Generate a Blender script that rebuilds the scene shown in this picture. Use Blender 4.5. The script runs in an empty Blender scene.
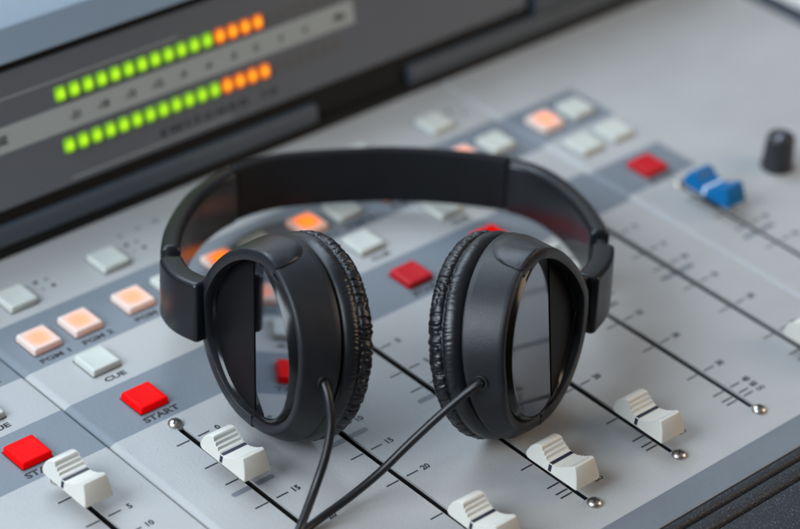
import bpy, bmesh, math, random
from mathutils import Vector, Matrix, noise

random.seed(7)
S = 0.001                      # everything below is written in millimetres
sc = bpy.context.scene
COL = sc.collection

# ------------------------------------------------------------------ materials
def mat(name, color, rough=0.5, metal=0.0, spec=0.5, bump=None, vary=0.0, vary_scale=60,
        emit=None, emit_s=0.0, coat=0.0, speck=None):
    m = bpy.data.materials.new(name); m.use_nodes = True
    nt = m.node_tree; N = nt.nodes; L = nt.links
    b = N['Principled BSDF']
    b.inputs['Base Color'].default_value = (*color, 1)
    b.inputs['Roughness'].default_value = rough
    b.inputs['Metallic'].default_value = metal
    b.inputs['Specular IOR Level'].default_value = spec
    b.inputs['Coat Weight'].default_value = coat
    b.inputs['Coat Roughness'].default_value = 0.12
    tc = N.new('ShaderNodeTexCoord')
    if vary or speck:
        nz = N.new('ShaderNodeTexNoise'); nz.inputs['Scale'].default_value = vary_scale
        nz.inputs['Detail'].default_value = 6
        L.new(tc.outputs['Object'], nz.inputs['Vector'])
        mx = N.new('ShaderNodeMix'); mx.data_type = 'RGBA'
        lo = tuple(c * (1 - vary) for c in color); hi = tuple(min(1, c * (1 + vary)) for c in color)
        mx.inputs['A'].default_value = (*lo, 1); mx.inputs['B'].default_value = (*hi, 1)
        L.new(nz.outputs['Fac'], mx.inputs['Factor'])
        L.new(mx.outputs['Result'], b.inputs['Base Color'])
        rr = N.new('ShaderNodeMapRange')
        rr.inputs['To Min'].default_value = max(0.02, rough - 0.07); rr.inputs['To Max'].default_value = rough + 0.07
        L.new(nz.outputs['Fac'], rr.inputs['Value']); L.new(rr.outputs['Result'], b.inputs['Roughness'])
        if speck:
            sp = N.new('ShaderNodeTexNoise'); sp.inputs['Scale'].default_value = speck[0]
            sp.inputs['Detail'].default_value = 1
            L.new(tc.outputs['Object'], sp.inputs['Vector'])
            rp = N.new('ShaderNodeMapRange'); rp.inputs['From Min'].default_value = speck[2]
            rp.inputs['From Max'].default_value = speck[2] + 0.1
            L.new(sp.outputs['Fac'], rp.inputs['Value'])
            m2 = N.new('ShaderNodeMix'); m2.data_type = 'RGBA'
            L.new(rp.outputs['Result'], m2.inputs['Factor']); L.new(mx.outputs['Result'], m2.inputs['A'])
            m2.inputs['B'].default_value = (*speck[1], 1)
            L.new(m2.outputs['Result'], b.inputs['Base Color'])
    if bump:
        n2 = N.new('ShaderNodeTexNoise'); n2.inputs['Scale'].default_value = bump[0]; n2.inputs['Detail'].default_value = 3
        L.new(tc.outputs['Object'], n2.inputs['Vector'])
        bp = N.new('ShaderNodeBump'); bp.inputs['Strength'].default_value = bump[1]
        bp.inputs['Distance'].default_value = bump[2] * S
        L.new(n2.outputs['Fac'], bp.inputs['Height']); L.new(bp.outputs['Normal'], b.inputs['Normal'])
    if emit:
        b.inputs['Emission Color'].default_value = (*emit, 1); b.inputs['Emission Strength'].default_value = emit_s
    return m

def smudge(m, k=0.065):
    """faint wipe marks, finger grease and dust on painted metal"""
    nt = m.node_tree; N = nt.nodes; L = nt.links; b = N['Principled BSDF']
    src = b.inputs['Base Color'].links[0].from_socket
    tc = N.new('ShaderNodeTexCoord'); mp = N.new('ShaderNodeMapping'); mp.inputs['Scale'].default_value = (1, 2.2, 1); mp.inputs['Rotation'].default_value = (0, 0, 0.6)
    L.new(tc.outputs['Object'], mp.inputs['Vector'])
    n = N.new('ShaderNodeTexNoise'); n.inputs['Scale'].default_value = 16; n.inputs['Detail'].default_value = 8; n.inputs['Roughness'].default_value = 0.62; n.inputs['Distortion'].default_value = 0.7
    L.new(mp.outputs['Vector'], n.inputs['Vector'])
    r = N.new('ShaderNodeMapRange'); r.inputs['From Min'].default_value = 0.3; r.inputs['From Max'].default_value = 0.72
    r.inputs['To Min'].default_value = 1 - k; r.inputs['To Max'].default_value = 1 + k * 0.5; L.new(n.outputs['Fac'], r.inputs['Value'])
    d = N.new('ShaderNodeTexNoise'); d.inputs['Scale'].default_value = 420; d.inputs['Detail'].default_value = 2; L.new(tc.outputs['Object'], d.inputs['Vector'])
    dr = N.new('ShaderNodeMapRange'); dr.inputs['From Min'].default_value = 0.73; dr.inputs['From Max'].default_value = 0.78
    dr.inputs['To Min'].default_value = 1.0; dr.inputs['To Max'].default_value = 0.72; L.new(d.outputs['Fac'], dr.inputs['Value'])
    mu = N.new('ShaderNodeMath'); mu.operation = 'MULTIPLY'; L.new(r.outputs['Result'], mu.inputs[0]); L.new(dr.outputs['Result'], mu.inputs[1])
    v = N.new('ShaderNodeVectorMath'); v.operation = 'SCALE'; L.new(src, v.inputs[0]); L.new(mu.outputs[0], v.inputs['Scale'])
    L.new(v.outputs[0], b.inputs['Base Color'])
    rs = b.inputs['Roughness'].links[0].from_socket
    ra = N.new('ShaderNodeMath'); ra.operation = 'MULTIPLY_ADD'; L.new(n.outputs['Fac'], ra.inputs[0]); ra.inputs[1].default_value = 0.3; L.new(rs, ra.inputs[2])
    sb = N.new('ShaderNodeMath'); sb.operation = 'SUBTRACT'; L.new(ra.outputs[0], sb.inputs[0]); sb.inputs[1].default_value = 0.15; L.new(sb.outputs[0], b.inputs['Roughness'])

def lit_lens(name, base, glow, strength, r0, r1, xy=(1, 1), core=None, base_mid=None, expo=3.0):
    """plastic lens lit from inside: the glow is strongest over the lamp in the middle"""
    m = mat(name, base, 0.42, spec=0.4); nt = m.node_tree; N = nt.nodes; L = nt.links; b = N['Principled BSDF']
    tc = N.new('ShaderNodeTexCoord'); mp = N.new('ShaderNodeVectorMath'); mp.operation = 'MULTIPLY'
    mp.inputs[1].default_value = (xy[0], xy[1], 0); L.new(tc.outputs['Object'], mp.inputs[0])
    sx = N.new('ShaderNodeSeparateXYZ'); L.new(mp.outputs[0], sx.inputs[0]); pw = []
    for ax in ('X', 'Y'):                                  # squarish falloff that follows the lens
        ab = N.new('ShaderNodeMath'); ab.operation = 'ABSOLUTE'; L.new(sx.outputs[ax], ab.inputs[0])
        p3 = N.new('ShaderNodeMath'); p3.operation = 'POWER'; L.new(ab.outputs[0], p3.inputs[0]); p3.inputs[1].default_value = expo; pw.append(p3)
    sm = N.new('ShaderNodeMath'); sm.operation = 'ADD'; L.new(pw[0].outputs[0], sm.inputs[0]); L.new(pw[1].outputs[0], sm.inputs[1])
    ln = N.new('ShaderNodeMath'); ln.operation = 'POWER'; L.new(sm.outputs[0], ln.inputs[0]); ln.inputs[1].default_value = 1.0 / expo
    mr = N.new('ShaderNodeMapRange'); mr.interpolation_type = 'SMOOTHSTEP'
    mr.inputs['From Min'].default_value = r0 * S; mr.inputs['From Max'].default_value = r1 * S
    mr.inputs['To Min'].default_value = strength; mr.inputs['To Max'].default_value = strength * 0.13
    L.new(ln.outputs[0], mr.inputs['Value']); L.new(mr.outputs['Result'], b.inputs['Emission Strength'])
    b.inputs['Emission Color'].default_value = (*glow, 1)
    if base_mid:
        m3 = N.new('ShaderNodeMapRange'); m3.interpolation_type = 'SMOOTHSTEP'
        m3.inputs['From Min'].default_value = r0 * S; m3.inputs['From Max'].default_value = r1 * S
        L.new(ln.outputs[0], m3.inputs['Value'])
        bm_ = N.new('ShaderNodeMix'); bm_.data_type = 'RGBA'
        bm_.inputs['A'].default_value = (*base_mid, 1); bm_.inputs['B'].default_value = (*base, 1)
        L.new(m3.outputs['Result'], bm_.inputs['Factor']); L.new(bm_.outputs['Result'], b.inputs['Base Color'])
    if core:
        m2 = N.new('ShaderNodeMapRange'); m2.inputs['From Min'].default_value = 0; m2.inputs['From Max'].default_value = r1 * S * 0.8
        L.new(ln.outputs[0], m2.inputs['Value'])
        cm = N.new('ShaderNodeMix'); cm.data_type = 'RGBA'
        cm.inputs['A'].default_value = (*core, 1); cm.inputs['B'].default_value = (*glow, 1)
        L.new(m2.outputs['Result'], cm.inputs['Factor']); L.new(cm.outputs['Result'], b.inputs['Emission Color'])
    return m

M = {}
M['panel'] = mat('panel_paint', (0.375, 0.374, 0.373), 0.46, spec=0.35, bump=(850, 0.4, 0.3), vary=0.05, vary_scale=35)
M['stripe'] = mat('stripe_paint', (0.165, 0.188, 0.216), 0.48, spec=0.35, bump=(850, 0.4, 0.3), vary=0.05, vary_scale=35)
M['trim'] = mat('front_trim_paint', (0.150, 0.168, 0.190), 0.42, spec=0.5, bump=(1400, 0.3, 0.25), vary=0.06, vary_scale=400)
for k_ in ('panel', 'stripe', 'trim'): smudge(M[k_])
M['ink'] = mat('black_ink', (0.012, 0.013, 0.016), 0.6)
M['grey_ink'] = mat('grey_ink', (0.15, 0.165, 0.19), 0.55)
M['slot'] = mat('slot_black', (0.008, 0.008, 0.009), 0.6)
M['armrest'] = mat('armrest_vinyl', (0.011, 0.0125, 0.0165), 0.55, bump=(1600, 0.7, 0.5), vary=0.35, vary_scale=900, speck=(1700, (0.075, 0.085, 0.11), 0.61))
M['side'] = mat('side_trim_dark', (0.018, 0.026, 0.04), 0.4, vary=0.1)
M['case'] = mat('case_grey', (0.10, 0.105, 0.115), 0.5, vary=0.1)
M['white_btn'] = mat('button_white', (0.50, 0.515, 0.475), 0.42, spec=0.35, vary=0.03)
M['red_btn'] = mat('button_red', (0.46, 0.010, 0.016), 0.4, spec=0.2, vary=0.04)
M['red_lit'] = mat('button_red_lit', (0.60, 0.002, 0.003), 0.5, spec=0.06, vary=0.05, emit=(1, 0.0, 0.0), emit_s=0.25)
M['pgm_lit'] = lit_lens('button_lit_orange', (0.56, 0.53, 0.48), (1.0, 0.17, 0.03), 1.2, 1.8, 5.9, core=(1.0, 0.14, 0.012), base_mid=(0.42, 0.27, 0.19))
M['pgm_amber'] = lit_lens('button_lit_amber', (0.60, 0.55, 0.48), (1.0, 0.13, 0.0), 1.35, 2.4, 5.9, core=(1.0, 0.22, 0.0), base_mid=(0.30, 0.14, 0.05))
M['cap_white'] = mat('cap_white', (0.60, 0.58, 0.53), 0.36, spec=0.45, vary=0.025, vary_scale=90, bump=(1800, 0.08, 0.2))
M['cap_blue'] = mat('cap_blue', (0.0, 0.115, 0.31), 0.45, spec=0.2, vary=0.04)
M['line_dark'] = mat('index_line_dark', (0.012, 0.013, 0.03), 0.5)
M['line_pale'] = mat('index_line_pale', (0.55, 0.62, 0.70), 0.5)
M['screw'] = mat('screw_steel', (0.50, 0.46, 0.41), 0.33, metal=1.0, bump=(700, 0.3, 0.2))
M['screw_dark'] = mat('screw_recess', (0.02, 0.02, 0.02), 0.5)
M['knob'] = mat('knob_black', (0.018, 0.018, 0.022), 0.42, bump=(900, 0.2, 0.2))
M['knob_line'] = mat('knob_pointer', (0.30, 0.33, 0.40), 0.5)
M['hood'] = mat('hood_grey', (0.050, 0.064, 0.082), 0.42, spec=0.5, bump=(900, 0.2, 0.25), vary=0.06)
M['hood_top'] = mat('hood_top_skylit', (0.135, 0.175, 0.22), 0.45, spec=0.5, bump=(900, 0.2, 0.25), vary=0.05)  # lighter and bluer: sky reflection on the top bevel put into the colour
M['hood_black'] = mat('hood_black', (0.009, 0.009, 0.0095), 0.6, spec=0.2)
M['display'] = mat('display_smoked', (0.108, 0.122, 0.145), 0.45, spec=0.5, vary=0.06, vary_scale=25)
M['scale'] = mat('scale_strip_grey', (0.36, 0.40, 0.405), 0.5, vary=0.04)
M['display_ink'] = mat('display_ink', (0.012, 0.014, 0.02), 0.6)
M['led_green'] = lit_lens('led_green', (0.12, 0.3, 0.02), (0.22, 0.56, 0.0), 1.1, 0.3, 3.7, core=(0.55, 1.0, 0.01), expo=2.0)
M['led_orange'] = lit_lens('led_orange', (0.4, 0.12, 0.01), (1.0, 0.10, 0.0), 1.5, 0.3, 3.7, core=(1.0, 0.46, 0.01), expo=2.0)
M['led_off'] = mat('led_off', (0.105, 0.108, 0.112), 0.45)
M['satin'] = mat('satin_black_plastic', (0.013, 0.0135, 0.016), 0.40, spec=0.32, bump=(2300, 0.38, 0.16), vary=0.08, vary_scale=200)
M['satin2'] = mat('satin_black_yoke', (0.013, 0.014, 0.017), 0.33, spec=0.38, bump=(1900, 0.45, 0.16), vary=0.08, vary_scale=200)
M['band'] = mat('band_soft_black', (0.009, 0.0095, 0.011), 0.6, spec=0.14, bump=(1500, 0.2, 0.15), vary=0.1, vary_scale=80)
M['arm'] = mat('arm_semi_gloss', (0.008, 0.009, 0.011), 0.31, spec=0.34, bump=(1500, 0.08, 0.1))
M['gap'] = mat('arm_gap_black', (0.006, 0.006, 0.006), 0.5)
M['gloss'] = mat('bezel_gloss_black', (0.006, 0.006, 0.007), 0.2, spec=0.35)
M['mirror'] = mat('smoked_mirror', (0.29, 0.31, 0.35), 0.06, metal=1.0, vary=0.03)
M['rim'] = mat('mirror_rim', (0.45, 0.47, 0.5), 0.2, metal=1.0)
M['plate'] = mat('plate_satin_dark', (0.004, 0.004, 0.005), 0.48, spec=0.16, bump=(300, 0.1, 0.2))
M['leather'] = mat('leatherette', (0.007, 0.0075, 0.0095), 0.35, spec=0.45, bump=(1500, 0.14, 0.15), vary=0.12, vary_scale=150)
M['cloth'] = mat('pad_cloth', (0.01, 0.01, 0.011), 0.9, bump=(2500, 0.5, 0.3))
M['cord'] = mat('cord_rubber', (0.008, 0.008, 0.010), 0.38, spec=0.45, bump=(700, 0.1, 0.2))
M['wall'] = mat('wall_paint', (0.72, 0.78, 0.82), 0.8, vary=0.04, vary_scale=2)

# ------------------------------------------------------------------ mesh helpers
class MB:
    """collects faces in millimetres, builds ONE mesh object"""
    def __init__(s): s.v = []; s.f = []; s.m = []; s.mats = []
    def mi(s, m):
        if m not in s.mats: s.mats.append(m)
        return s.mats.index(m)
    def face(s, pts, m):
        i = len(s.v); s.v += [tuple(p) for p in pts]; s.f.append(tuple(range(i, i + len(pts)))); s.m.append(s.mi(m))
    def grid(s, rows, m, closeu=False, closev=False, cap0=False, cap1=False):
        n = len(rows[0]); i0 = len(s.v)
        for r in rows: s.v += [tuple(p) for p in r]
        R = len(rows); k = s.mi(m)
        for a in range(R if closeu else R - 1):
            for b in range(n if closev else n - 1):
                a2 = (a + 1) % R; b2 = (b + 1) % n
                s.f.append((i0 + a * n + b, i0 + a * n + b2, i0 + a2 * n + b2, i0 + a2 * n + b)); s.m.append(k)
        if cap0: s.f.append(tuple(i0 + b for b in range(n))); s.m.append(k)
        if cap1: s.f.append(tuple(i0 + (R - 1) * n + b for b in range(n))); s.m.append(k)
    def box(s, x0, x1, y0, y1, z0, z1, m, fr=None):
        c = [(x, y, z) for x in (x0, x1) for y in (y0, y1) for z in (z0, z1)]
        if fr: c = [fr(p) for p in c]
        i = len(s.v); s.v += [tuple(p) for p in c]; k = s.mi(m)
        for q in ((0, 1, 3, 2), (4, 6, 7, 5), (0, 4, 5, 1), (2, 3, 7, 6), (0, 2, 6, 4), (1, 5, 7, 3)):
            s.f.append(tuple(i + j for j in q)); s.m.append(k)
    def text(s, body, cx, cy, w=None, h=None, z=0.06, m=None, fr=None, rot=0, bold=0.0):
        cu = bpy.data.curves.new('t', 'FONT'); cu.body = body; cu.size = 1.0; cu.offset = bold; cu.resolution_u = 3
        ob = bpy.data.objects.new('t', cu); COL.objects.link(ob)
        dg = bpy.context.evaluated_depsgraph_get(); me = bpy.data.meshes.new_from_object(ob.evaluated_get(dg))
        P = [v.co.copy() for v in me.vertices]
        x0 = min(p.x for p in P); x1 = max(p.x for p in P); y0 = min(p.y for p in P); y1 = max(p.y for p in P)
        sx = w / (x1 - x0) if w else h / (y1 - y0); sy = h / (y1 - y0) if h else sx
        i = len(s.v); k = s.mi(m); ca, sa = math.cos(rot), math.sin(rot)
        for p in P:
            x = (p.x - (x0 + x1) / 2) * sx; y = (p.y - (y0 + y1) / 2) * sy
            q = (cx + x * ca - y * sa, cy + x * sa + y * ca, z); s.v.append(tuple(fr(q)) if fr else q)
        for f in me.polygons: s.f.append(tuple(i + j for j in f.vertices)); s.m.append(k)
        bpy.data.objects.remove(ob); bpy.data.curves.remove(cu); bpy.data.meshes.remove(me)
    def build(s, name, parent=None, origin=(0, 0, 0), smooth=True, angle=35, merge=0.0005, bevel=0, seg=2, recalc=True):
        me = bpy.data.meshes.new(name)
        o_ = Vector(origin)
        me.from_pydata([tuple((Vector(p) - o_) * S) for p in s.v], [], s.f)
        for m in s.mats: me.materials.append(m)
        for p, k in zip(me.polygons, s.m): p.material_index = k
        bm = bmesh.new(); bm.from_mesh(me)
        if merge: bmesh.ops.remove_doubles(bm, verts=bm.verts, dist=merge * S)
        if recalc: bmesh.ops.recalc_face_normals(bm, faces=bm.faces)
        if bevel:
            ed = [e for e in bm.edges if len(e.link_faces) == 2 and e.calc_face_angle(0) > math.radians(30)]
            bmesh.ops.bevel(bm, geom=ed, offset=bevel * S, segments=seg, affect='EDGES', clamp_overlap=True)
        bm.to_mesh(me); bm.free()
        if smooth:
            me.polygons.foreach_set('use_smooth', [True] * len(me.polygons))
            me.set_sharp_from_angle(angle=math.radians(angle))
        me.update()
        ob = bpy.data.objects.new(name, me); COL.objects.link(ob)
        if parent is not None: ob.parent = parent
        pw = Vector(parent_world(parent)) if parent is not None else Vector((0, 0, 0))
        ob.location = o_ * S - pw
        return ob

def parent_world(o):
    p = Vector((0, 0, 0))
    while o is not None: p += o.location; o = o.parent
    return p

def thing(name, label, cat, loc):
    o = bpy.data.objects.new(name, None); COL.objects.link(o); o.location = Vector(loc) * S
    o.empty_display_size = 0.02; o['label'] = label; o['category'] = cat
    return o

def copy_part(src, parent, loc, label=None):
    """copy a part and its sub-parts to a new place (mesh data shared)"""
    c = src.copy(); COL.objects.link(c); c.parent = parent; c.location = Vector(loc) * S - parent_world(parent)
    if label: c['label'] = label
    elif 'label' in c: del c['label']
    for ch in src.children:
        d = ch.copy(); COL.objects.link(d); d.parent = c; d.location = ch.location
    return c

# ------------------------------------------------------------------ layout of the desk
SLOT = {1: 33.05, 2: 80, 3: 120, 4: 160, 5: 200, 6: 240, 7: 280, 8: 325.4}       # fader slots across
BTN = {1: 33.0, 2: 80, 3: 120, 4: 160, 5: 200, 6: 240, 7: 280, 8: 324.6}
Y_SLOT = (-174.6, -65.6)
TICKS = [('0', -72.5), ('5', -87.2), ('10', -97.7), ('15', -112.7), ('20', -130.1), ('30', -150.9), ('40', -162.9), ('60', -166.9), ('\u221e', -169.1)]
Y_FRONT = -187.7
Y_BACK = 64

console = thing('mixing_console', 'pale grey audio mixing console with fader rows, red START keys and white push buttons', 'mixing console', (180, -70, 0))

def panel(x_edges, channels, stripe):
    """x_edges: list of (x, z); holes are cut for the slots"""
    xs = dict(x_edges)
    for c in channels:
        for d in (-1.25, 1.25): xs[SLOT[c] + d] = 0
    ex = set()
    for st in stripe:
        for x in st[0:2]:
            if min(xs) < x < max(xs): xs.setdefault(x, 0)
    xl = sorted(xs); ys = {Y_FRONT, Y_BACK, Y_SLOT[0], Y_SLOT[1]}
    for st in stripe: ys.update(st[2:4])
    yl = sorted(ys); mb = MB()
    for i in range(len(xl) - 1):
        for j in range(len(yl) - 1):
            xc = (xl[i] + xl[i + 1]) / 2; yc = (yl[j] + yl[j + 1]) / 2
            if Y_SLOT[0] < yc < Y_SLOT[1] and any(abs(xc - SLOT[c]) < 1.25 for c in channels): continue
            m = M['panel']
            for st in stripe:
                if st[0] < xc < st[1] and st[2] < yc < st[3]: m = M['stripe']
            z0, z1 = xs[xl[i]], xs[xl[i + 1]]
            mb.face([(xl[i], yl[j], z0), (xl[i + 1], yl[j], z1), (xl[i + 1], yl[j + 1], z1), (xl[i], yl[j + 1], z0)], m)
    # front and back skirts, and the slot wells
    za = [(x, xs[x]) for x in xl]
    for yy in (Y_FRONT, Y_BACK):
        mb.grid([[(x, yy, z) for x, z in za], [(x, yy, -6) for x, z in za]], M['panel'])
    for x, z in (za[0], za[-1]):
        mb.face([(x, Y_FRONT, z), (x, Y_BACK, z), (x, Y_BACK, -6), (x, Y_FRONT, -6)], M['panel'])
    for c in channels:
        a, b = SLOT[c] - 1.25, SLOT[c] + 1.25; p, q = Y_SLOT
        loop = [(a, p), (b, p), (b, q), (a, q), (a, p)]
        mb.grid([[(x, y, 0) for x, y in loop], [(x, y, -0.9) for x, y in loop]], M['panel'])
        mb.grid([[(x, y, -0.9) for x, y in loop], [(x, y, -9) for x, y in loop]], M['slot'])
        mb.face([(a, p, -9), (b, p, -9), (b, q, -9), (a, q, -9)], M['slot'])
    return mb.build('module_panel', console, origin=((xl[0] + xl[-1]) / 2, -60, 0), angle=50)

def soft_left(x):  # rounded left edge of a module, catching the window light
    return [(x, -2.2), (x + 0.15, -1.25), (x + 0.6, -0.75), (x + 1.3, -0.38), (x + 2.1, -0.12), (x + 2.9, 0), (x + 3.05, 0)]
def soft_right(x):
    return [(x - 0.65, 0), (x - 0.5, 0), (x - 0.15, -0.12), (x, -0.45), (x + 0.02, -2.2)]
Y1, Y0 = -33.7, -58.8
P1, P0 = 16.4, -11.2
panA = panel([(-160, 0)] + soft_right(55.5), [1], [(-170, 60, Y0, Y1), (-170, 60, P0, P1)])
panB = panel(soft_left(56.2) + soft_right(302.6), [2, 3, 4, 5, 6, 7], [(50, 310, Y0, Y1), (50, 310, P0, P1)])
panC = panel(soft_left(303.2) + [(465.5, 0)], [8], [(300, 342.5, Y0 + 2.4, Y1 - 1.5), (300, 344.5, P0 + 1.3, P1 - 1.2)])
PAN = {c: (panA if c == 1 else panC if c == 8 else panB) for c in SLOT}

# printed fader scales
for c, x in SLOT.items():
    mb = MB(); T = 0.05
    for n, y in TICKS:
        for x0, x1 in ((x - 6.75, x - 1.5), (x + 1.9, x + 6.75)):
            mb.face([(x0, y - 0.3, T), (x1, y - 0.3, T), (x1, y + 0.3, T), (x0, y + 0.3, T)], M['ink'])
        if n == '\u221e':
            th = [2 * math.pi * k / 14 for k in range(14)]          # two small rings
            for cxx in (-0.9, 0.9):
                for k in range(14):
                    a, b = th[k], th[(k + 1) % 14]
                    mb.face([(x + 10.2 + cxx + r * 1.0 * math.cos(t), y - 0.4 + r * 0.9 * math.sin(t), T) for r, t in ((1, a), (1, b), (0.55, b), (0.55, a))], M['ink'])
        else:
            mb.text(n, x + 10.0, y + (0.6 if n == '60' else 0), h=2.5, z=T, m=M['ink'], bold=0.042)
    # soft grey operating mark under the 10 line: a bar with round ends
    for x0, x1 in ((x - 7.6, x - 1.3), (x + 1.3, x + 7.6)):
        mb.face([(x0, -104.4, T), (x1, -104.4, T), (x1, -102.3, T), (x0, -102.3, T)], M['grey_ink'])
        e = x0 if x0 < x - 3 else x1; sg = -1 if e == x0 else 1
        mb.face([(e + sg * 1.0 * math.cos(t), -103.35 + 1.05 * math.sin(t), T) for t in [math.pi * (k / 8 - 0.5) for k in range(9)]], M['grey_ink'])
    mb.build('fader_scale', PAN[c], origin=(x, -120, 0), smooth=False, recalc=False)

# ------------------------------------------------------------------ push buttons
def button_mb(m, half=5.8, top=5.45, h=2.45, dish=0.22):
    mb = MB(); rows = []
    def ring(hw, z, r):
        pts = []
        for q, (sx, sy) in enumerate(((1, 1), (-1, 1), (-1, -1), (1, -1))):
            for k in range(4):
                a = math.pi / 2 * (q + k / 3)
                pts.append((sx * (hw - r) + r * math.cos(a), sy * (hw - r) + r * math.sin(a), z))
        return pts
    for hw, z, r in ((half, 0.05, 0.5), (half - 0.03, 0.6, 0.55), (top + 0.22, h - 0.55, 0.6), (top + 0.05, h - 0.18, 0.6), (top - 0.28, h, 0.6),
                     (top - 1.2, h - dish * 0.45, 0.6), (top - 2.6, h - dish * 0.85, 0.6), (top - 4.2, h - dish, 0.5)):
        rows.append(ring(hw, z, r))
    mb.grid(rows, m, closev=True, cap1=True)
    mb.grid([ring(half + 0.38, 0.035, 0.5), ring(half - 0.3, 0.035, 0.4)], M['ink'], closev=True)
    return mb
def master(m, **k):
    o = button_mb(m, **k).build('push_button', console, origin=(0, 0, 0), angle=60)
    return o
protos = {k: master(M[n]) for k, n in (('white', 'white_btn'), ('red', 'red_btn'), ('redlit', 'red_lit'), ('pgm', 'pgm_lit'), ('amber', 'pgm_amber'))}
used = set()
def put(kind, x, y, label=None):
    src = protos[kind]
    if kind in used: o = copy_part(src, console, (x, y, 0), label)
    else:
        used.add(kind); o = src; o.location = Vector((x, y, 0)) * S - parent_world(console)
        if label: o['label'] = label
    return o
def letters(c, body, cx, cy, h, w=None, bold=0.042):
    mb = MB(); mb.text(body, cx, cy, h=h, w=w, z=0.05, m=M['ink'], bold=bold)
    o = mb.build('lettering', PAN[c], origin=(cx, cy, 0), smooth=False, recalc=False)
    return o
for c in SLOT:
    b = BTN[c]
    put('redlit' if c in (1, 2, 6) else 'red', b, -46.4, 'bright red START button' if c in (1, 2, 6) else 'dull red START button')
    letters(c, 'START', b, -55.5, 2.9, 14.2)
    lit = (c != 9)
    put('amber' if c in (4, 5, 6) else 'pgm', b - 8.6, 1.7, 'white button lit orange in its middle')
    put('pgm' if c in (1, 2) else 'white', b + 8.6, 1.7, 'white button lit orange in its middle' if c in (1, 2) else 'unlit white button')
    if c != 8:
        letters(c, 'PGM 1', b - 8.6, -7.9, 2.5, 12.2); letters(c, 'PGM 2', b + 9.2, -7.9, 2.5, 12.6)
        put('white', b, -20.1, 'unlit white CUE button')
        letters(c, 'CUE', b + 0.4, -29.6, 2.5, 8.6)
        if c > 1: put('white', b - 0.5, 27.0, 'unlit white button of the rear row')
    else:
        put('white', b - 8.6, -20.1, 'unlit white button'); put('white', b + 8.6, -20.1, 'unlit white button')
# small printed marks beside the rear row of buttons
for c in (2, 3, 7):
    b = BTN[c] - 1.7; mb = MB()
    for dx, dy in ((12.9, 32.0), (17.2, 27.0)):
        mb.face([(b + dx + 0.95 * math.cos(t), dy + 0.95 * math.sin(t), 0.05) for t in [2 * math.pi * k / 12 for k in range(12)]], M['ink'])
    mb.text('A', b + 17.2, 31.6, h=2.0, z=0.05, m=M['ink']); mb.text('B', b + 12.9, 27.2, h=1.8, z=0.05, m=M['grey_ink'])
    if c == 3:
        for k, t in enumerate(('6', '12', '18')): mb.text(t, b + 14.6 + 8.1 * k, 38.4, h=2.1, z=0.05, m=M['ink'])
    mb.build('lettering', PAN[c], origin=(b, 30, 0), smooth=False, recalc=False)

# ------------------------------------------------------------------ screws
def screw_at(x, y):
    mb = MB(); rows = []
    for r, z in ((2.5, 0.02), (2.55, 0.35), (2.4, 0.85), (1.85, 1.4), (1.1, 1.72), (0.0, 1.8)):
        rows.append([(x + r * math.cos(2 * math.pi * k / 24), y + r * math.sin(2 * math.pi * k / 24), z) for k in range(24)])
    mb.grid(rows, M['screw'], closev=True)
    o = mb.build('screw', console, origin=(x, y, 0), angle=60)
    m2 = MB(); a = math.radians(28 + (x * 7) % 50)
    for t in (a, a + math.pi / 2):
        d = Vector((math.cos(t), math.sin(t), 0)); n = Vector((-d.y, d.x, 0)); c0 = Vector((x, y, 0))
        zt = 1.86 if t == a else 1.864
        prof = [(-1.5, 1.85), (-0.8, 2.14), (0.8, 2.14), (1.5, 1.85)]
        m2.grid([[c0 + d * p + n * w + Vector((0, 0, z + (zt - 2.14))) for p, z in prof] for w in (-0.3, 0.3)], M['screw_dark'])
    m2.build('cross_recess', o, origin=(x, y, 0), smooth=False, recalc=False)
    return o
s0 = screw_at(SLOT[2], -62.9)
for c in SLOT:
    if c != 2: copy_part(s0, console, (SLOT[c], -62.9, 0))
    copy_part(s0, console, (SLOT[c], -177.6, 0))

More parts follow.
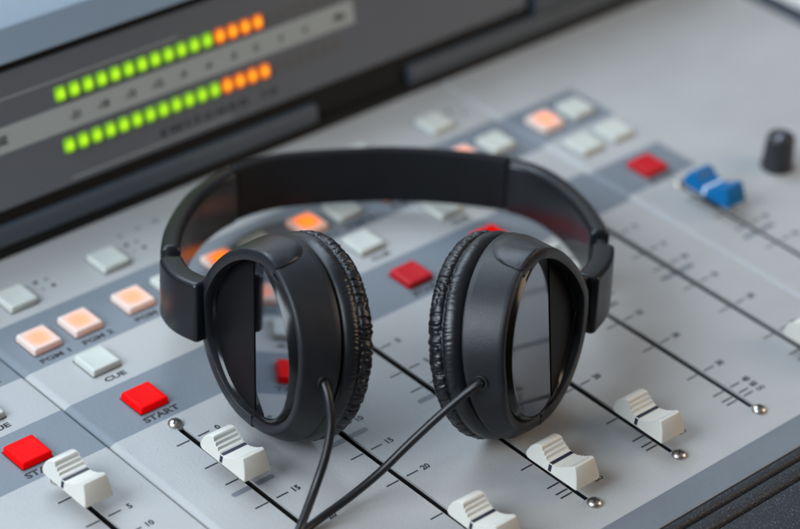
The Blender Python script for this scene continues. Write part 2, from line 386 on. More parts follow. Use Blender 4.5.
# ------------------------------------------------------------------ fader caps
def cap(mb_mat, line_mat, ridges=True):
    prof = [(-12.2, 5.6), (-12.0, 7.0), (-11.3, 9.4), (-10.3, 12.0), (-9.8, 12.8), (-9.1, 13.0)]
    if ridges:
        prof += [(-7.6, 12.0), (-7.2, 11.5), (-6.3, 11.2), (-5.9, 10.6), (-5.0, 10.4), (-4.6, 9.8), (-3.6, 9.6), (-3.1, 9.1), (-1.2, 8.75), (0.9, 8.7),
                 (1.3, 9.0), (2.2, 9.1), (2.6, 9.95), (3.5, 10.05), (3.9, 11.0), (4.7, 11.15), (5.0, 12.1), (5.4, 12.5), (5.9, 12.55)]
    else:
        prof += [(-7.6, 12.2), (-5.8, 10.5), (-3.5, 9.2), (0, 8.7), (2.3, 9.3), (4.0, 10.7), (5.0, 12.0), (5.5, 12.5), (6.0, 12.55)]
    prof += [(7.2, 12.2), (8.6, 11.3), (9.8, 9.9), (10.7, 8.1), (11.0, 7.0), (10.8, 6.1), (10.1, 5.6), (9.2, 5.5)]
    hw = lambda z: 5.75 - (z - 4) * 0.145
    cy, cz = 0.0, 8.2
    rows = []
    for sgn, k, ins in ((-1, 0.0, 0.42), (-1, 0.16, 0.12), (-1, 0.45, 0.0), (1, 0.45, 0.0), (1, 0.16, 0.12), (1, 0.0, 0.42)):
        row = []
        for y, z in prof:
            d = Vector((y - cy, z - cz)); l = d.length; d = d * ((l - ins) / l)
            row.append((sgn * (hw(z) - k), cy + d.x, cz + d.y))
        rows.append(row)
    mb = MB(); mb.grid(rows, mb_mat, closev=True, cap0=True, cap1=True)
    o = mb.build('fader_cap', console, origin=(0, 0, 0), angle=26)
    # the stem that goes down into the slot
    st = MB(); st.box(-0.7, 0.7, -3.5, 3.5, -7, 6.0, M['slot']); st.build('stem', o, smooth=False)
    # index line wraps over the saddle and down both flanks
    ln = MB(); wl = 0.68; e = 0.06
    path = [(-(hw(6.0) + e), 6.0), (-(hw(8.3) + e), 8.3), (-(hw(8.7) - 0.3), 8.78 + e), ((hw(8.7) - 0.3), 8.78 + e), (hw(8.3) + e, 8.3), (hw(6.0) + e, 6.0)]
    ln.grid([[(x, yy, z) for x, z in path] for yy in (-wl, wl)], line_mat)
    ln.build('index_line', o, smooth=False)
    return o
cw = cap(M['cap_white'], M['line_dark'])
CAPY = {1: -73.0, 2: -93.5, 3: -167.2, 4: -161.8, 5: -162.2, 6: -82.0, 7: -168.6}
first = True
for c, y in CAPY.items():
    if first: cw.location = Vector((SLOT[c], y, 0)) * S - parent_world(console); first = False
    else: copy_part(cw, console, (SLOT[c], y, 0)).rotation_euler = (0, 0, math.radians(random.uniform(-1.2, 1.2)))
cb = cap(M['cap_blue'], M['line_pale'], ridges=False)
cb.location = Vector((SLOT[8], -79.0, 0)) * S - parent_world(console); cb['label'] = 'blue fader cap with a pale line'

# ------------------------------------------------------------------ rotary knob
kx, ky = 366.3, -76.8
mb = MB(); rows = []
for r, z in ((6.5, 0.2), (6.6, 1.0), (6.3, 2.0), (5.7, 12.0), (5.5, 13.6), (5.0, 14.4), (4.0, 14.7), (0, 14.7)):
    n = 48
    rows.append([(kx + (r - (0.22 if (k % 2 and 1.5 < z < 13) else 0)) * math.cos(2 * math.pi * k / n), ky + (r - (0.22 if (k % 2 and 1.5 < z < 13) else 0)) * math.sin(2 * math.pi * k / n), z) for k in range(n)])
mb.grid(rows, M['knob'], closev=True)
kn = mb.build('rotary_knob', console, origin=(kx, ky, 0), angle=50)
mb = MB(); a = math.radians(200); d = Vector((math.cos(a), math.sin(a), 0)); n = Vector((-d.y, d.x, 0)); c0 = Vector((kx, ky, 14.78))
mb.face([c0 + d * 4.6 + n * 0.7, c0 + d * 4.6 - n * 0.7, c0 + d * 0.2 - n * 0.7, c0 + d * 0.2 + n * 0.7], M['knob_line'])
mb.build('pointer', kn, origin=(kx, ky, 0), smooth=False, recalc=False)

# ------------------------------------------------------------------ console body, front trim, armrest, side cheek
mb = MB(); mb.box(-160, 465.4, Y_FRONT + 0.4, Y_BACK - 0.4, -70, -9.6, M['case']); mb.build('console_body', console, origin=(150, -60, -40), bevel=0.5)
def extrude_x(mb, prof, x0, x1, m, n=1):
    rows = [[(x0 + (x1 - x0) * k / n, y, z) for y, z in prof] for k in range(n + 1)]
    mb.grid(rows, m, closev=True, cap0=True, cap1=True)
mb = MB(); extrude_x(mb, [(-187.71, -7), (-187.71, -0.01), (-198.6, -0.01), (-199.0, -0.25), (-199.1, -7)], -160, 475, M['trim'])
mb.build('front_trim', console, origin=(150, -193, 0), angle=25)
arm_prof = [(-199.35, -60), (-199.35, -0.6), (-199.75, -0.1), (-200.6, 0.15), (-202.4, 0.15), (-202.8, -0.3), (-203.4, -2.4), (-204.1, -0.5), (-204.6, 0.0), (-208.9, -0.15),
            (-209.3, -0.6), (-209.9, -2.8), (-210.6, -0.8), (-211.2, -0.35), (-230, -1.4), (-255, -4), (-275, -9), (-288, -18), (-294, -32), (-294, -60)]
mb = MB(); extrude_x(mb, arm_prof, -160, 475, M['armrest']); mb.build('armrest', console, origin=(150, -240, -20), angle=60)
mb = MB(); extr = [(466.2, -70), (466.2, 0.9), (466.8, 1.5), (474.6, 1.5), (475.4, 0.8), (475.4, -70)]
mb.grid([[(x, y, z) for x, z in extr] for y in (-187.0, 200)], M['side'], closev=True, cap0=True, cap1=True)
mb.build('side_trim', console, origin=(470, 0, 0), angle=30)

# ------------------------------------------------------------------ meter bridge
bridge = thing('meter_bridge', 'dark grey meter hood with two lit rows of green and orange lamps', 'level meter', (200, 70, 0))
TB = math.radians(14.0)
def bf(p):   # (x, s up the face, d out of the face) -> world
    x, s, d = p
    return Vector((x, 50 + s * math.sin(TB) - d * math.cos(TB), s * math.cos(TB) + d * math.sin(TB)))
X0, X1 = -160, 464
def strip(mb, prof, x0, x1, m, ms=None):   # prof: closed list of (s, d)
    a = [bf((x0, s, d)) for s, d in prof]; b = [bf((x1, s, d)) for s, d in prof]
    mb.grid([a, b], m, closev=True, cap0=True, cap1=True)
mb = MB()
strip(mb, [(0.3, -3.0), (0.3, -1.0), (4.6, -0.9), (4.6, -30), (0.3, -30)], X0, X1, M['hood_black'])                       # foot of the hood, its shade put into the black colour
lip = [(4.9, -3), (4.9, -0.5), (5.3, 0.2), (10.6, 0.5), (11.6, 0.2), (12.0, -0.6), (12.2, -3)]
strip(mb, lip, X0, 239, M['hood']); strip(mb, lip, 289, 372, M['hood'])
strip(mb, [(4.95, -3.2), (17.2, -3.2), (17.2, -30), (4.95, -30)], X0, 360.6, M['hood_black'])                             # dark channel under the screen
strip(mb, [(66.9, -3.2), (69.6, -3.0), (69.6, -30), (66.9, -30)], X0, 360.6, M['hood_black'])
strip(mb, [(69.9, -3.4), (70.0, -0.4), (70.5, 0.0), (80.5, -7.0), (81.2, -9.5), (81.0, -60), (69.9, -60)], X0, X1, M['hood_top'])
strip(mb, [(12.5, -3.1), (12.5, -0.3), (12.9, 0.0), (69.2, 0.0), (69.7, -0.3), (69.7, -29), (12.5, -29)], 361.2, X1, M['hood'])    # right cheek
strip(mb, lip, 372.4, X1, M['hood'])
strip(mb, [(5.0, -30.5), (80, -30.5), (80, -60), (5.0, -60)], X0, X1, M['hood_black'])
mb.build('hood', bridge, origin=(200, 70, 40), angle=25)
mb = MB(); strip(mb, [(17.5, -8), (17.5, -1.9), (17.8, -1.6), (66.4, -1.6), (66.7, -1.9), (66.7, -8)], X0, 356.6, M['display'])
disp = mb.build('display', bridge, origin=(200, 60, 40), angle=25)
mb = MB()   # printed scale strip on the display with its numerals
mb.grid([[bf((x, s, -1.54)) for s in (38.0, 47.6)] for x in (X0, 264.5)], M['scale'])
sstrip = mb.build('scale_strip', disp, origin=(200, 60, 40), smooth=False, recalc=False)
mb = MB(); DI = -1.48
for t, x in (('-21', 130.9), ('-18', 143.4), ('-15', 155.6), ('-12', 168.0), ('-9', 180.0), ('-6', 192.0), ('-3', 203.9), ('0', 215), ('3', 227.4), ('6', 239.6), ('dBu', 257)):
    mb.text(t, x, 42.6, h=3.0, z=DI, m=M['display_ink'], fr=bf, bold=0.035)
mb.text('PHASE', 95.5, 42.8, h=3.3, z=DI, m=M['display_ink'], fr=bf, bold=0.035)
mb.text('S W I T C H E D', 187, 23.4, h=3.0, w=42, z=DI, m=M['display_ink'], fr=bf, bold=0.035)
mb.text('T O', 218.3, 23.2, h=3.0, w=8, z=DI, m=M['display_ink'], fr=bf, bold=0.035)
for x0, x1, s in ((X0, 180, 57.3), (125, 200, 19.6)):
    mb.face([bf((x0, s, DI)), bf((x1, s, DI)), bf((x1, s + 0.5, DI)), bf((x0, s + 0.5, DI))], M['scale'])
mb.build('lettering', disp, origin=(200, 60, 40), smooth=False, recalc=False)
def led(m, hz=1.0):
    mb = MB(); rows = []
    for k, z in ((1.0, 0.0), (1.0, 0.5 * hz), (0.9, 0.8 * hz), (0.6, 0.95 * hz)):
        r = []
        for q, (sx, sy) in enumerate(((1, 1), (-1, 1), (-1, -1), (1, -1))):
            for j in range(4):
                a = math.pi / 2 * (q + j / 3); r.append((k * (sx * 1.4 + 0.95 * math.cos(a)), k * (sy * 2.0 + 0.95 * math.sin(a)), z))
        rows.append(r)
    mb.grid(rows, m, closev=True, cap1=True)
    o = mb.build('level_lamp', disp, origin=(0, 0, 0), angle=60)
    o.rotation_euler = (math.pi / 2 - TB, 0, 0)
    return o
lp = {'g': led(M['led_green']), 'o': led(M['led_orange']), 'x': led(M['led_off'], 0.16)}
LL = {'g': 'lit green level lamp', 'o': 'lit orange level lamp', 'x': 'unlit level lamp'}
seen = set()
for s_, xs0 in ((52.2, 126.0), (32.4, 126.2)):
    for i in range(22):
        k = 'g' if i < 12 else 'o' if i < 16 else 'x'
        p = bf((xs0 + 6.08 * i, s_, -1.62)); o = lp[k]
        if k in seen: o = copy_part(o, disp, p, LL[k])
        else: seen.add(k); o.location = p * S - parent_world(disp); o['label'] = LL[k]

# ------------------------------------------------------------------ headphones
hp = thing('headphones', 'black closed headphones with grey mirror discs lying across the mixing console', 'headphones', (150, -60, 0))
ya = math.radians(-35.5); tl = math.radians(8.9)
HX = Vector((math.cos(ya), math.sin(ya), 0)); HF = Vector((-HX.y, HX.x, 0)); HZ = Vector((0, 0, 1))
HY = HF * math.cos(tl) - HZ * math.sin(tl); HN = HF * math.sin(tl) + HZ * math.cos(tl)
HO = Vector((132.9, -110.9, 36.4)) + HX * 2.9
ctrl = [(-66.3, 24.6), (-73.2, 32.8), (-76.6, 42), (-77.3, 52), (-76.4, 65), (-74.6, 76), (-70.3, 92), (-63.6, 108), (-50.8, 125.0), (-31.5, 137.2), (0, 142.0), (18, 141.8),
        (40, 137.2), (56.7, 130.3), (66.3, 121), (72.6, 107.3), (77.0, 89), (78.5, 71), (78.2, 61), (76.7, 49), (73.2, 37), (66.3, 24.6)]
def spline(P, n=16):
    out = []; P = [Vector(p) for p in P]
    for i in range(len(P) - 1):
        p0 = P[i - 1] if i else P[0] * 2 - P[1]; p1, p2 = P[i], P[i + 1]
        p3 = P[i + 2] if i + 2 < len(P) else P[-1] * 2 - P[-2]
        for k in range(n):
            t = k / n
            out.append(0.5 * ((2 * p1) + (p2 - p0) * t + (2 * p0 - 5 * p1 + 4 * p2 - p3) * t * t + (3 * p1 - p0 - 3 * p2 + p3) * t ** 3))
    out.append(P[-1]); return out
ARC = spline([Vector((x, y)) for x, y in ctrl], 20)
def arc_frames():
    fr = []
    for i, p in enumerate(ARC):
        a = ARC[max(0, i - 1)]; b = ARC[min(len(ARC) - 1, i + 1)]; t = (b - a).normalized()
        fr.append((p, t, Vector((t.y, -t.x))))     # inward normal: clockwise path -> right side is inside
    return fr
FR = arc_frames()
def rrect(t0, t1, n0, n1, r, k=6):
    c = [(t1 - r, n1 - r, 0), (t0 + r, n1 - r, 1), (t0 + r, n0 + r, 2), (t1 - r, n0 + r, 3)]; out = []
    for cx, cy, q in c:
        for j in range(k): a = math.pi / 2 * (q + j / (k - 1)); out.append((cx + r * math.cos(a), cy + r * math.sin(a)))
    return out
def hpt(x, y, n): return HO + HX * x + HY * y + HN * n
def sweep(sel, sec, m, mb=None, ease=3.0):
    """sweep a section over the arc stations in sel; section shrinks over the last ease mm for rounded ends"""
    mb = mb or MB(); rows = []; L = [0]
    for i in range(1, len(sel)): L.append(L[-1] + (FR[sel[i]][0] - FR[sel[i - 1]][0]).length)
    ct = sum(a for a, b in sec) / len(sec); cn = sum(b for a, b in sec) / len(sec)
    for i, l in zip(sel, L):
        e = min(l, L[-1] - l); d = 0.0
        if ease and e < ease: d = ease * (1 - math.sqrt(max(0, 1 - (1 - e / ease) ** 2))) * 0.5
        p, t, n = FR[i]; row = []
        for a, b in sec:
            aa = ct + math.copysign(max(0, abs(a - ct) - d), a - ct); bb = cn + math.copysign(max(0, abs(b - cn) - d), b - cn)
            q = p + n * aa; row.append(hpt(q.x, q.y, bb))
        rows.append(row)
    mb.grid(rows, m, closev=True, cap0=True, cap1=True); return mb
NA = len(FR)
def idx(cond): return [i for i in range(NA) if cond(FR[i][0])]
HB = (150, 30, 20)
mid = idx(lambda p: -51 < p.x < 56)
sweep(mid, rrect(0.5, 5.0, -10.6, 10.7, 1.6), M['band'], ease=1.0).build('headband', hp, origin=HB, angle=50)
for sg, gtop, gbot in ((-1, 55.5, 47.8), (1, 62.5, 51.5)):
    side = lambda p: p.x * sg > 0
    a = idx(lambda p: side(p) and (p.x < -50.8 or p.x > 55.8) and p.y > gtop)
    arm = sweep(a, rrect(0, 7.0, -10.5, 10.5, 2.6), M['arm'], ease=1.2).build('slider_arm', hp, origin=HB, angle=50)
    a = idx(lambda p: side(p) and gbot - 4 < p.y < gtop + 4)
    sweep(a, rrect(1.2, 5.0, -7.6, 7.6, 1.5), M['gap'], ease=0).build('slider_rail', arm, origin=HB, angle=50)
    a = idx(lambda p: side(p) and p.y < gbot)
    box = sweep(a, rrect(-0.5, 7.6, -10.8, 10.8, 1.7), M['arm'], ease=1.6).build('end_cover', hp, origin=HB, angle=50)

# --- ear cups: frame of a cup = centre of its outer ring, out axis, far direction, up direction
r_ = Vector((.78, -.62, 0)).normalized(); f_ = Vector((-r_.y, r_.x, 0))
BASE = Vector((130.6, -113, 0))
CUPS = []
for sg, px, py, pz, yaw, pit, myaw, mpit, moff in ((-1, -47.19, 2.36, 38.54, 0.4656, 0.2383, 20.5, 2.8, -3.5), (1, 48.28, 3.79, 39.75, 0.5178, 0.3205, 26, 10, -2.7)):
    c = BASE + r_ * px + f_ * py + HZ * pz
    o = (r_ * (sg * math.cos(yaw)) - f_ * math.sin(yaw)) * math.cos(pit) + HZ * math.sin(pit)
    my, mp = math.radians(myaw), math.radians(mpit)
    mn = (r_ * (sg * math.cos(my)) - f_ * math.sin(my)) * math.cos(mp) + HZ * math.sin(mp)
    v = (HZ - o * HZ.dot(o)).normalized(); w = v.cross(o).normalized()
    if w.dot(f_) < 0: w = -w
    CUPS.append((sg, c, o, w, v, mn, moff))
def rh(s): return 31.2 + (-s) / 13.8 * 2.7
def pad_profile():
    P = [(30.0, -13.8), (32.0, -14.5), (33.3, -15.8), (33.95, -17.6), (33.85, -19.2), (33.2, -20.2), (33.8, -21.0), (34.1, -22.4), (33.7, -24.2), (32.4, -25.7), (30.2, -26.5),
         (27.2, -26.6), (24.2, -25.8), (22.2, -24.0), (21.2, -21), (21.0, -17)]
    return [(p.x, p.y) for p in spline(P, 5)]
for sg, c, o, w, v, mn, moff in CUPS:
    # the front of the cup is cut at a slight wedge to the pad and narrows towards the far top
    KT, KB, KY, FA, FD = (0.090, 0.221, 0.031, -0.018, -0.087) if sg < 0 else (0.096, 0.240, 0.034, -0.051, -0.105)
    def P(r, ph, s):
        sn, cs = math.sin(ph), math.cos(ph); u = min(1.12, max(0.0, (s + 13) / 13))
        if cs > 0: r0 = r; r = r * (1 + u * (FD * math.sin(2 * ph) + FA * cs))
        s = s + u * min(r, 34) * ((KT if sn > 0 else KB) * sn + KY * cs)
        return c + o * s + (w * math.cos(ph) + v * math.sin(ph)) * r
    NP = 128; ring = lambda r, s: [P(r, 2 * math.pi * k / NP, s) for k in range(NP)]
    # housing (body of the cup) with its recessed seam under the flange
    prof = [(27.6, -4.5), (27.9, -1.6), (28.5, -0.5), (29.4, 0.05), (30.3, 0.1), (30.9, -0.15), (31.25, -0.7), (31.55, -2.0), (32.2, -5), (32.95, -8.6), (33.45, -11.2), (33.55, -11.7),
            (33.5, -12.1), (33.62, -12.5), (33.5, -12.9), (33.0, -13.2), (32.4, -13.5), (32.0, -13.9), (31, -14.1), (20, -14.2), (0, -14.2)]
    mb = MB(); mb.grid([ring(r, s) for r, s in prof], M['satin'], closev=True)
    cup = mb.build('ear_cup', hp, origin=c, angle=40)
    # mirror plate sits slightly tilted in the dished front
    mw = (w - mn * w.dot(mn)).normalized(); mv = mn.cross(mw);  mv = mv if mv.z > 0 else -mv
    mc = c + mn * moff
    pc = mc + mw * 1.2 - mv * 1.2; PR = 26.2
    mring = lambda r, d: [pc + mn * d + (mw * math.cos(2 * math.pi * k / NP) + mv * math.sin(2 * math.pi * k / NP)) * r for k in range(NP)]
    mb = MB(); mb.grid([ring(28.0, -1.5), ring(27.75, -1.9), [a.lerp(b, 0.5) + (0.5 * o) for a, b in zip(ring(27.75, -1.9), mring(PR + 0.35, 0.3))], mring(PR + 0.45, 0.42), mring(PR + 0.15, 0.40), mring(PR + 0.1, -0.8)], M['gloss'], closev=True)
    mb.build('bezel', cup, origin=c, angle=30)
    # the disc is split by a straight edge: mirror on the near side, dark satin plate on the far side
    (ca, cb), (da, db) = ((9.2, 23.1), (-2.0, -30.2)) if sg < 0 else ((13.3, 20.5), (5.6, -29.2))
    ca -= 1.2; da -= 1.2; cb += 1.2; db += 1.2
    L0 = Vector((ca, cb)); LD = (Vector((da, db)) - L0).normalized(); LN = Vector((-LD.y, LD.x))
    if LN.x < 0: LN = -LN                                  # towards the far side
    def half_disc(rad, far, gapw):
        off = L0.dot(LN) + gapw; pts = []
        h = math.sqrt(rad * rad - off * off); am = math.atan2(LN.y, LN.x); hw_ = math.acos(off / rad)
        rng = (am - hw_, am + hw_) if far else (am + hw_, am - hw_ + 2 * math.pi)
        return [(rad * math.cos(rng[0] + (rng[1] - rng[0]) * k / 90), rad * math.sin(rng[0] + (rng[1] - rng[0]) * k / 90)) for k in range(91)]
    def plate(far, gapw, lv, m, me_):
        mb = MB(); P3 = lambda q, d: pc + mn * d + mw * q[0] + mv * q[1]
        A_ = half_disc(PR, far, gapw); B_ = half_disc(PR - 0.25, far, gapw + (0.25 if far else -0.25))
        mb.grid([[P3(q, -1.2) for q in A_], [P3(q, lv - 0.12) for q in A_], [P3(q, lv) for q in B_]], me_, closev=True)
        mb.face([P3(q, lv) for q in B_], m)
        return mb
    plate(False, -0.1, 0.12, M['mirror'], M['rim']).build('mirror_disc', cup, origin=c, angle=20)
    P3 = lambda q, d: pc + mn * d + mw * q[0] + mv * q[1]
    arc_ = half_disc(PR, True, 0.1); e0, e1 = Vector(arc_[0]), Vector(arc_[-1]); mb = MB(); rows = []
    low = [P3(e0.lerp(e1, k / 90), -1.0) for k in range(91)]; edge = [P3(e0.lerp(e1, k / 90), 0.45) for k in range(91)]
    far_ = []
    for q in arc_:
        d3 = P3(q, 0) - c; ph = math.atan2(d3.dot(v), d3.dot(w)); far_.append(P(27.85, ph, -3.0))
    rows = [low, edge] + [[a.lerp(b, u) for a, b in zip(edge, far_)] for u in (0.04, 0.3, 0.6, 0.86, 0.97)] + [[q - o * 1.2 for q in far_]]
    mb.grid(rows, M['plate']); mb.build('dark_plate', cup, origin=c, angle=20)
    # yoke: half ring clipped over the far side, with a rounded lobe over the top
    DE = 10 if sg < 0 else 5; a0, a1 = math.radians(-97), math.radians(113 - DE); rows = []; NY = 72
    for i in range(NY + 1):
        ph = a0 + (a1 - a0) * i / NY; deg = math.degrees(ph)
        depth = 11.2
        if deg > 88 - DE: depth = 11.4 * max(0.02, (1 - ((deg - 88 + DE) / 25.0) ** 2.8)) ** 0.5
        if deg < -40: depth = 11.2 - (-40 - deg) / 57 * 7.5
        lift = 1.0
        if i > NY - 4: lift = 1.0 * math.sqrt(max(0.0, 1 - ((i - NY + 4) / 4.3) ** 2))
        if i < 3: lift = 0.55 + 0.45 * i / 3
        fl = 1.0
        if deg > 88 - DE: fl = max(0.12, 1 - (deg - 88 + DE) / 26.0)
        if i < 6: fl = 0.35 + 0.65 * i / 6
        row = [P(27.8, ph, -2.6), P(27.8, ph, -0.4 + 1.2 * fl), P(27.95, ph, -0.2 + 1.45 * fl), P(28.3, ph, -0.1 + 1.5 * fl), P(30.9 + 0.3 * lift, ph, -0.1 + 1.5 * fl), P(31.25 + 0.45 * lift, ph, -0.2 + 1.4 * fl),
               P(31.35 + 0.75 * lift, ph, -0.5 + 1.0 * fl), P(31.3 + 0.95 * lift, ph, -0.85 + 0.3 * fl)]
        for k in range(1, 9):
            s = -0.9 - (depth - 0.9) * k / 8 if depth > 1.1 else -0.9 - 0.2 * k / 8
            edge = 1.0 if k < 7 else (0.85 if k == 7 else 0.35)
            row.append(P(rh(s) + lift * edge, ph, s))
        row.append(P(rh(s) - 0.6, ph, s - 0.25)); rows.append(row)
    mb = MB(); mb.grid(rows, M['satin2'], closev=True, cap0=True, cap1=True)
    yoke = mb.build('yoke', hp, origin=c, angle=38)
    # swivel hinge between the end cover and the yoke
    A = [hpt(-sg * -1 * 0, 0, 0)]
    p, t, n = FR[0] if sg < 0 else FR[-1]
    t = t if sg > 0 else -t
    rows = []
    q0 = p - t * 3.0 + n * 3.6
    tgt = c + w * 30.5 + o * (-3.5)
    for k in range(7):
        u = k / 6; cc = hpt(q0.x, q0.y, 0).lerp(tgt, u)
        thick = 2.9 - 0.4 * math.sin(u * math.pi); hh = 8.6 - 1.0 * u
        ax = (HX * n.x + HY * n.y); up = HN.lerp(v, u).normalized()
        ax = (ax.lerp(o * (-1), u)).normalized()
        rows.append([cc + ax * a + up * b for a, b in rrect(-thick, thick, -hh, hh, 1.6, 4)])
    mb = MB(); mb.grid(rows, M['gap'], closev=True, cap0=True, cap1=True); mb.build('hinge', yoke, origin=c, angle=50)
    # ear pad: leatherette roll, puckered along its stitched seam
    prof = pad_profile(); NQ = 720; rows = []
    for j, (r, s) in enumerate(prof):
        row = []
        pa = prof[max(0, j - 1)]; pb = prof[min(len(prof) - 1, j + 1)]
        tn = Vector((pb[0] - pa[0], pb[1] - pa[1])).normalized(); nr, ns = -tn.y, tn.x      # outward normal in (r,s)
        if nr * (r - 27) + ns * (s + 20) < 0: nr, ns = -nr, -ns
        for k in range(NQ):
            ph = 2 * math.pi * k / NQ; L_ = ph * 33.5
            cs, sn = math.cos(ph) * 33.5, math.sin(ph) * 33.5
            sd = s + 20.2; amp = 0.0
            wob = noise.noise(Vector((cs * 0.16, sn * 0.16, s * 0.25 + 9 * sg)))
            if sd < 0:      # inner roll: deep creases running from seam to face
                amp = 0.40 * min(1, -sd / 0.7) * (1.0 if s > -25.6 else max(0.25, 1 - (-25.6 - s) / 1.2)) * (1 if r > 29 else max(0.15, 1 - (29 - r) / 5))
                qv = Vector((cs * 0.47 + wob * 0.45 + sd * 0.055, sn * 0.47 - sd * 0.055, s * 0.06 + wob * 0.4))
            else:
                amp = 0.22 * max(0.0, 1 - sd / 4.2) * min(1, sd / 0.35)
                qv = Vector((cs * 0.62, sn * 0.62, s * 0.12 + 4))
            amp *= 0.55 + 0.9 * abs(noise.noise(Vector((cs * 0.09, sn * 0.09, 11 + s * 0.05)))) * 2
            n1 = noise.noise(qv); n2 = noise.noise(qv * 2.1 + Vector((3, 5, 7)))
            crease = -abs(n1) ** 0.55 * 1.0 + 0.5
            d = -amp * (max(0.0, 0.26 - abs(n1)) / 0.26) ** 1.2 * 1.5 + amp * 0.12 * n2 + amp * 0.35
            if sd < 0:          # a second set of finer creases slanting the other way
                n3 = noise.noise(Vector((cs * 0.40 - sd * 0.10, sn * 0.40 + sd * 0.10, 31 + wob * 0.5)))
                d = d - amp * 0.8 * (max(0.0, 0.16 - abs(n3)) / 0.16) ** 1.2
            if abs(sd) < 0.5: d -= 0.16 * (1 - abs(sd) / 0.5)
            if -0.5 < sd < 0.9: d += 0.03 * math.sin(L_ * 2 * math.pi / 2.3 + 2 * wob)       # stitches pull the seam
            row.append(P(r + nr * d, ph, s + ns * d))
        rows.append(row)
    for row in rows:          # the soft pad flattens where it rests on the panel
        for k, q in enumerate(row):
            if q.z < 0.08: row[k] = Vector((q.x, q.y, 0.08))
    mb = MB(); mb.grid(rows, M['leather'], closev=True)
    mb.grid([ring(21.0, -17.2), ring(0, -17.0)], M['cloth'], closev=True)
    mb.build('ear_pad', hp, origin=c, angle=70)

# --- the two cords
CORDL = [(98.4, -112.6, 40.6), (97.8, -114.5, 40.0), (97.1, -116.4, 39.5), (96.0, -119.6, 36.5), (93.9, -123.4, 30.0), (89.7, -126.3, 22.0), (84.4, -128.3, 14.0), (77.1, -131.9, 8.0), (71.4, -135.0, 5.0), (61.0, -140.8, 2.6), (46.5, -148.5, 1.7), (30, -157, 1.7), (5, -172, 1.7)]
CORDR = [(138.2, -143.0, 39.3), (137.0, -144.5, 39.0), (135.4, -144.4, 38.5), (132.2, -143.0, 36.0), (124.7, -140.1, 29.5), (115.8, -136.6, 20.5), (106.1, -134.0, 12.0), (95.5, -132.1, 6.0), (86.1, -131.3, 3.0), (76.6, -131.9, 1.7), (66.0, -133.5, 1.6), (50.8, -137.5, 1.6), (34, -143, 1.6), (8, -156, 1.6)]
for path, rad, (sg, c, o, w, v, mn, mo) in ((CORDL, 1.45, CUPS[0]), (CORDR, 1.35, CUPS[1])):
    pts = spline(path, 10); rows = []
    for i, p in enumerate(pts):
        t = (pts[min(i + 1, len(pts) - 1)] - pts[max(i - 1, 0)]).normalized()
        a = t.cross(HZ).normalized(); b = a.cross(t)
        rows.append([p + (a * math.cos(2 * math.pi * k / 16) + b * math.sin(2 * math.pi * k / 16)) * rad for k in range(16)])
    mb = MB(); mb.grid(rows, M['cord'], closev=True, cap0=True, cap1=True); cd = mb.build('cord', hp, origin=path[4], angle=60)
    # rubber grommet where the cord leaves the cup
    h = Vector(path[1]); rel = h - c; s_ = rel.dot(o); rad_dir = (rel - o * s_).normalized(); t1 = o; t2 = rad_dir.cross(o).normalized()
    sp = c + o * s_ + rad_dir * rh(s_)
    mb = MB(); g = []
    for rr, hh in ((2.55, -0.4), (2.5, 0.18), (2.2, 0.32), (1.8, 0.2), (1.65, -0.8)):
        g.append([sp + rad_dir * hh + (t1 * math.cos(2 * math.pi * k / 24) + t2 * math.sin(2 * math.pi * k / 24)) * rr for k in range(24)])
    mb.grid(g, M['gap'], closev=True); mb.build('grommet', cd, origin=path[4], angle=50)

# ------------------------------------------------------------------ surroundings
mb = MB(); mb.face([(-1500, 950, -1300), (2600, 950, -1300), (2600, 950, 1200), (-1500, 950, 1200)], M['wall'])
wl = mb.build('wall', None, smooth=False, recalc=False); wl['kind'] = 'structure'

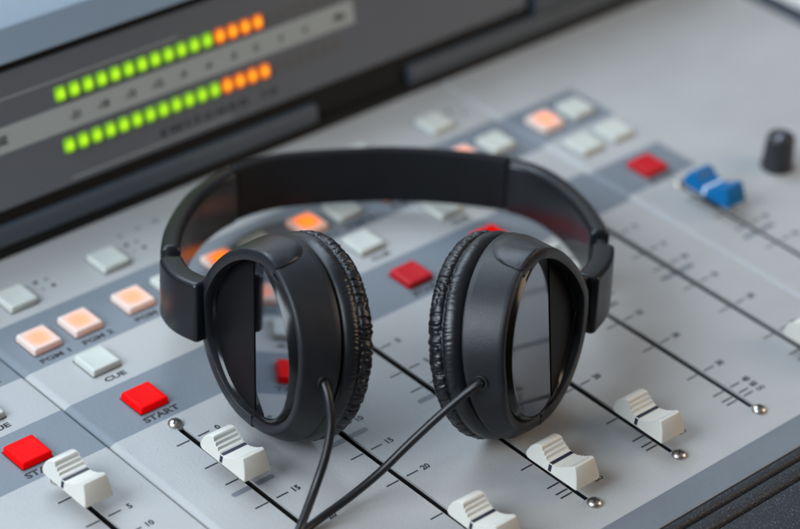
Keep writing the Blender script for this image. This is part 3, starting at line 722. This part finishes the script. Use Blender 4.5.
# ------------------------------------------------------------------ light
def area(name, loc, target, size, power, color, shape='RECTANGLE', sy=None):
    l = bpy.data.lights.new(name, 'AREA'); l.shape = shape; l.size = size * S; l.size_y = (sy or size) * S
    l.energy = power; l.color = color
    o = bpy.data.objects.new(name, l); COL.objects.link(o); o.location = Vector(loc) * S
    o.rotation_euler = (Vector(target) - Vector(loc)).to_track_quat('-Z', 'Y').to_euler()
    return o
area('window_light', (-830, 40, 720), (160, -80, 0), 800, 19.5, (0.80, 0.91, 1.0), sy=650)
area('room_light', (1000, -700, 520), (190, -80, 0), 600, 5.4, (1.0, 0.78, 0.56))
area('highlight_softbox', (170, 540, 760), (130, -90, 30), 900, 8.0, (0.72, 0.86, 1.0), sy=420)  # added overhead softbox, gives the black plastic its cool highlights
area('wall_fill_light', (900, 350, -520), (900, 950, -560), 900, 25.0, (0.96, 0.98, 1.0))  # unseen lamp added behind the desk to brighten the wall
wd = bpy.data.worlds.new('World'); sc.world = wd; wd.use_nodes = True
nt = wd.node_tree; bg = nt.nodes['Background']
tc = nt.nodes.new('ShaderNodeTexCoord'); dt = nt.nodes.new('ShaderNodeVectorMath'); dt.operation = 'DOT_PRODUCT'
dt.inputs[1].default_value = Vector((-0.25, 0.55, 0.8)).normalized(); nt.links.new(tc.outputs['Generated'], dt.inputs[0])
mr = nt.nodes.new('ShaderNodeMapRange'); mr.inputs['From Min'].default_value = -0.35; mr.inputs['From Max'].default_value = 1.0
nt.links.new(dt.outputs['Value'], mr.inputs['Value'])
mx = nt.nodes.new('ShaderNodeMix'); mx.data_type = 'RGBA'
mx.inputs['A'].default_value = (0.13, 0.11, 0.09, 1); mx.inputs['B'].default_value = (0.60, 0.72, 0.86, 1)
nt.links.new(mr.outputs['Result'], mx.inputs['Factor']); nt.links.new(mx.outputs['Result'], bg.inputs['Color'])
bg.inputs['Strength'].default_value = 0.32

# ------------------------------------------------------------------ camera
cam = bpy.data.cameras.new('Camera'); co = bpy.data.objects.new('Camera', cam); COL.objects.link(co); sc.camera = co
RX = Vector((0.74110637, -0.66904014, 0.056095)); RY = -Vector((-0.33876188, -0.44476773, -0.8291092)); RZ = -Vector((0.57965658, 0.59545526, -0.55626549))
mt = Matrix((RX, RY, RZ)).transposed().to_4x4(); mt.translation = Vector((-319.80450391, -574.20040428, 500.99295387)) * S
co.matrix_world = mt
cam.sensor_fit = 'HORIZONTAL'; cam.sensor_width = 36; cam.lens = 2479.67 / 800 * 36
cam.clip_start = 0.02; cam.clip_end = 50
cam.dof.use_dof = True; cam.dof.focus_distance = 0.800; cam.dof.aperture_fstop = 5.7; cam.dof.aperture_blades = 7
sc.view_settings.view_transform = 'Standard'; sc.view_settings.look = 'None'
sc.view_settings.exposure = 0; sc.view_settings.gamma = 1
